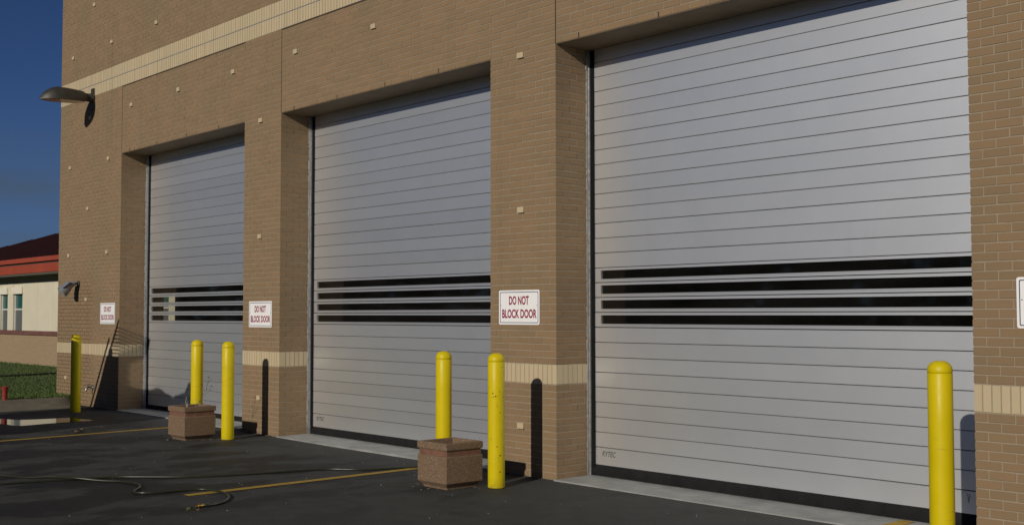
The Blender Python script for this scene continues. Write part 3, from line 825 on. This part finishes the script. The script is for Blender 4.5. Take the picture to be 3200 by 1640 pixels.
# ------------------------------------------------------------------ neighbouring low building
nb = thing('neighbour_building', 'low cream and brick building with maroon hip roof beyond the lawn', 'building', (-24, 4.115, 0))
def nbox(name, mat, x0, x1, y0, y1, z0, z1, par=None):
    o = MB().box(x0 + 24, x1 + 24, y0 - 4.115, y1 - 4.115, z0, z1).build(name, M[mat], par or nb); return o
NX0, NX1, NY0, NY1 = -36.0, -15.6, 4.115, 13.0
nbox('brick_base', 'far_brick', NX0, NX1, NY0, NY1, -.05, 1.063)
nbox('ledge', 'far_ledge', NX0 - .04, NX1 + .04, NY0 - .05, NY1, 1.064, 1.125)
nbox('ledge', 'far_ledge', NX0 - .03, NX1 + .03, NY0 - .025, NY1, 1.126, 1.183)
# cream panels between the window bays
wins = [(-29.25, -28.60), (-28.10, -27.30), (-18.6, -17.41)]
edges = [NX0] + [q for w_ in wins for q in w_] + [NX1]
for i in range(0, len(edges), 2):
    a, b = edges[i], edges[i + 1]; n = max(1, round((b - a) / 1.22))
    for k in range(n):
        x0 = a + (b - a) * k / n; x1 = a + (b - a) * (k + 1) / n
        nbox('wall_panel', 'far_cream', x0 + .004, x1 - .004, NY0, NY0 + .2, 1.184, 2.62)
nbox('wall_core', 'far_cream', NX0 + .1, NX1 - .1, NY0 + .17, NY1, 1.184, 3.0)
for a, b in wins:
    w_ = thing('window', None, None); w_.parent = nb
    nbox('window_head', 'far_trim', a - .06, b + .06, NY0 - .05, NY0 + .16, 2.29, 2.50, w_)
    nbox('wall_panel', 'far_cream', a + .004, b - .004, NY0 + .01, NY0 + .16, 2.501, 2.62, nb)
    nbox('frame', 'far_frame', a, a + .045, NY0 + .05, NY0 + .11, 1.184, 2.289, w_)
    nbox('frame', 'far_frame', b - .045, b, NY0 + .05, NY0 + .11, 1.184, 2.289, w_)
    nbox('frame', 'far_frame', a + .046, b - .046, NY0 + .05, NY0 + .11, 1.80, 1.845, w_)
    nbox('pane', 'far_pane', a + .046, b - .046, NY0 + .075, NY0 + .085, 1.846, 2.289, w_)
    nbox('screen', 'far_screen', a + .046, b - .046, NY0 + .075, NY0 + .085, 1.184, 1.799, w_)
# eaves and roof
EO = .565
nbox('soffit', 'soffit', NX0 - EO, NX1 + EO, NY0 - EO + .03, NY1 + EO, 2.80, 2.84)
nbox('fascia', 'fascia_red', NX0 - EO, NX1 + EO, NY0 - EO, NY1 + EO, 2.842, 3.085)
nbox('gutter_gap', 'sealant', NX0 - EO + .05, NX1 + EO - .05, NY0 - EO + .05, NY1 + EO - .05, 3.086, 3.147)
nbox('fascia', 'fascia_red', NX0 - EO - .02, NX1 + EO + .02, NY0 - EO - .03, NY1 + EO + .03, 3.148, 3.275)
rm = MB(); ex0, ex1, ey0, ey1 = NX0 - EO + 24, NX1 + EO + 24, -EO, NY1 - NY0 + EO
ry = (ey0 + ey1) / 2; rz = 4.92; rx0, rx1 = -38.9 + 24 + 5.2, ex1 - 4.5
rm.v = [(ex0, ey0, 3.277), (ex1, ey0, 3.277), (ex1, ey1, 3.277), (ex0, ey1, 3.277), (rx0, ry, rz), (rx1, ry, rz)]
rm.f = [(0, 1, 5, 4), (1, 2, 5), (2, 3, 4, 5), (3, 0, 4), (3, 2, 1, 0)]
roof = rm.build('roof', M['roof_red'], nb)
ribs = MB(); x = ex0 + .3
while x < ex1:                                                   # standing seams up the front slope
    tt = 1.0
    if x < rx0: tt = (x - ex0) / (rx0 - ex0)
    if x > rx1: tt = (ex1 - x) / (ex1 - rx1)
    yb, zb = ey0 + (ry - ey0) * tt, 3.277 + (rz - 3.277) * tt
    ribs.loft([[(x - .012, ey0, 3.278), (x + .012, ey0, 3.278), (x + .012, ey0, 3.31), (x - .012, ey0, 3.31)], [(x - .012, yb, zb), (x + .012, yb, zb), (x + .012, yb, zb + .035), (x - .012, yb, zb + .035)]]); x += .41
tag(ribs.build('roof_seams', M['roof_red'], roof), kind='stuff')
an = thing('roof_antenna', 'thin mast standing on the ridge of the maroon roof', 'antenna', (0, 0, 0))
ax = rx0 - 24 + .25
an.location = (ax, ry + 4.115, rz - .02)
MB().tube([(0, 0, 0), (0, 0, .45), (0, 0, .95)], [.02, .016, .012], 6).build('mast', M['lamp_bronze'], an)
MB().box(-.06, .06, -.06, .06, -.02, .03).build('base_plate', M['lamp_bronze'], an)

# ------------------------------------------------------------------ unseen trailer form, added and shaped to throw the shade over the outermost pier
S = 3.6
def off(X, z, s=S): return (X + .30 * s, -s, z + .38 * s)       # point whose shadow meets the wall at (X, z)
tr = thing('shade_trailer', 'unseen dark trailer form with slanted gate, added to shade the outermost pier', 'trailer', (-9.0, -4.4, 0))
tl = Vector((-9.0, -4.4, 0))
def loc(p_): return tuple(Vector(p_) - tl)
def tpart(name, m, mat): 
    m.v = [loc(v) for v in m.v]; return m.build(name, M[mat], tr)
tpart('bed_side', MB().box(-10.05, -7.55, -S - .03, -S, .45, 1.80), 'truck_paint')
tpart('bed_side', MB().box(-10.05, -7.55, -5.20, -5.17, .45, 1.80), 'truck_paint')
tpart('bed_floor', MB().box(-10.05, -7.55, -5.16, -S - .04, .45, .52), 'truck_paint')
tpart('bed_end', MB().box(-10.05, -10.02, -5.16, -S - .04, .53, 1.80), 'truck_paint')
tpart('bed_end', MB().box(-7.58, -7.55, -5.16, -S - .04, .53, 1.80), 'truck_paint')
# heap in the bed, profiled to throw the low mounded shadow
m = MB(); n = 26; k_ = 7
for j in range(k_):
    for i in range(n):
        X = -10.0 + 2.4 * i / (n - 1); wx = X - .30 * S
        prof_z = np.interp(wx, [-11.1, -10.55, -10.24, -9.95, -9.72, -9.40, -9.10, -8.95, -8.6], [.50, .53, .58, .64, .58, .50, .55, .60, .50])
        m.v.append((X, -5.15 + (1.55) * j / (k_ - 1), prof_z + .38 * S - .12 * abs(j - k_ + 2) / k_ + rnd.uniform(-.02, .02)))
m.f = [(j * n + i, j * n + i + 1, (j + 1) * n + i + 1, (j + 1) * n + i) for j in range(k_ - 1) for i in range(n - 1)]
tpart('shade_heap', m, 'brush')
# slanted gate, its bars placed to throw the sloping shadow lines
def bar(a, b, r=.03, nm='gate_rail'): tpart(nm, MB().tube([a, b], r, 8), 'truck_paint')
bar(off(-11.74, -.05), off(-10.92, 1.25)); bar(off(-11.60, -.05), off(-10.54, 1.56))
bar(off(-10.28, 1.42, S), off(-10.72, .40, S), .05)
m = MB(); q = [off(-11.56, -.02), off(-11.02, .95), off(-10.46, .95), off(-10.46, -.02)]
m.loft([[(a, b - .01, c) for a, b, c in q], [(a, b + .01, c) for a, b, c in q]]); tpart('gate_plate', m, 'truck_paint')
m = MB(); q = [off(-10.46, .98), off(-10.62, .4), off(-10.46, -.02), off(-10.40, .6)]
for i in range(8):
    z = 1.00 + i * .062; xl = np.interp(z, [-.05, 1.56], [-11.60, -10.54])
    bar(off(xl, z), off(np.interp(z, [.4, 1.42], [-10.72, -10.28]), z), .014, 'gate_rung')
m = MB(); q = [off(-9.02, .3), off(-8.98, .52), off(-8.80, .74), off(-8.66, .76), off(-8.60, .3)]  # wedge added to throw the short shadow spike on the farthest door
m.loft([[(a, b - .01, c) for a, b, c in q], [(a, b + .01, c) for a, b, c in q]]); tpart('shade_wedge', m, 'truck_paint')
for x in (-9.3, -8.3):
    for yy in (-3.75, -5.25):
        tpart('wheel', MB().lathe([(.10, -.10), (.30, -.10), (.34, -.06), (.34, .06), (.30, .10), (.10, .10)], 24, (x, yy, .34), 'y'), 'tyre')
tpart('axle', MB().box(-9.35, -8.25, -5.1, -3.8, .30, .44), 'truck_paint')
tpart('drawbar', MB().box(-7.55, -6.4, -4.45, -4.35, .42, .50), 'truck_paint')
tpart('jack', MB().lathe([(.04, .0), (.04, .42)], 10, (-6.5, -4.4, 0)), 'truck_paint')
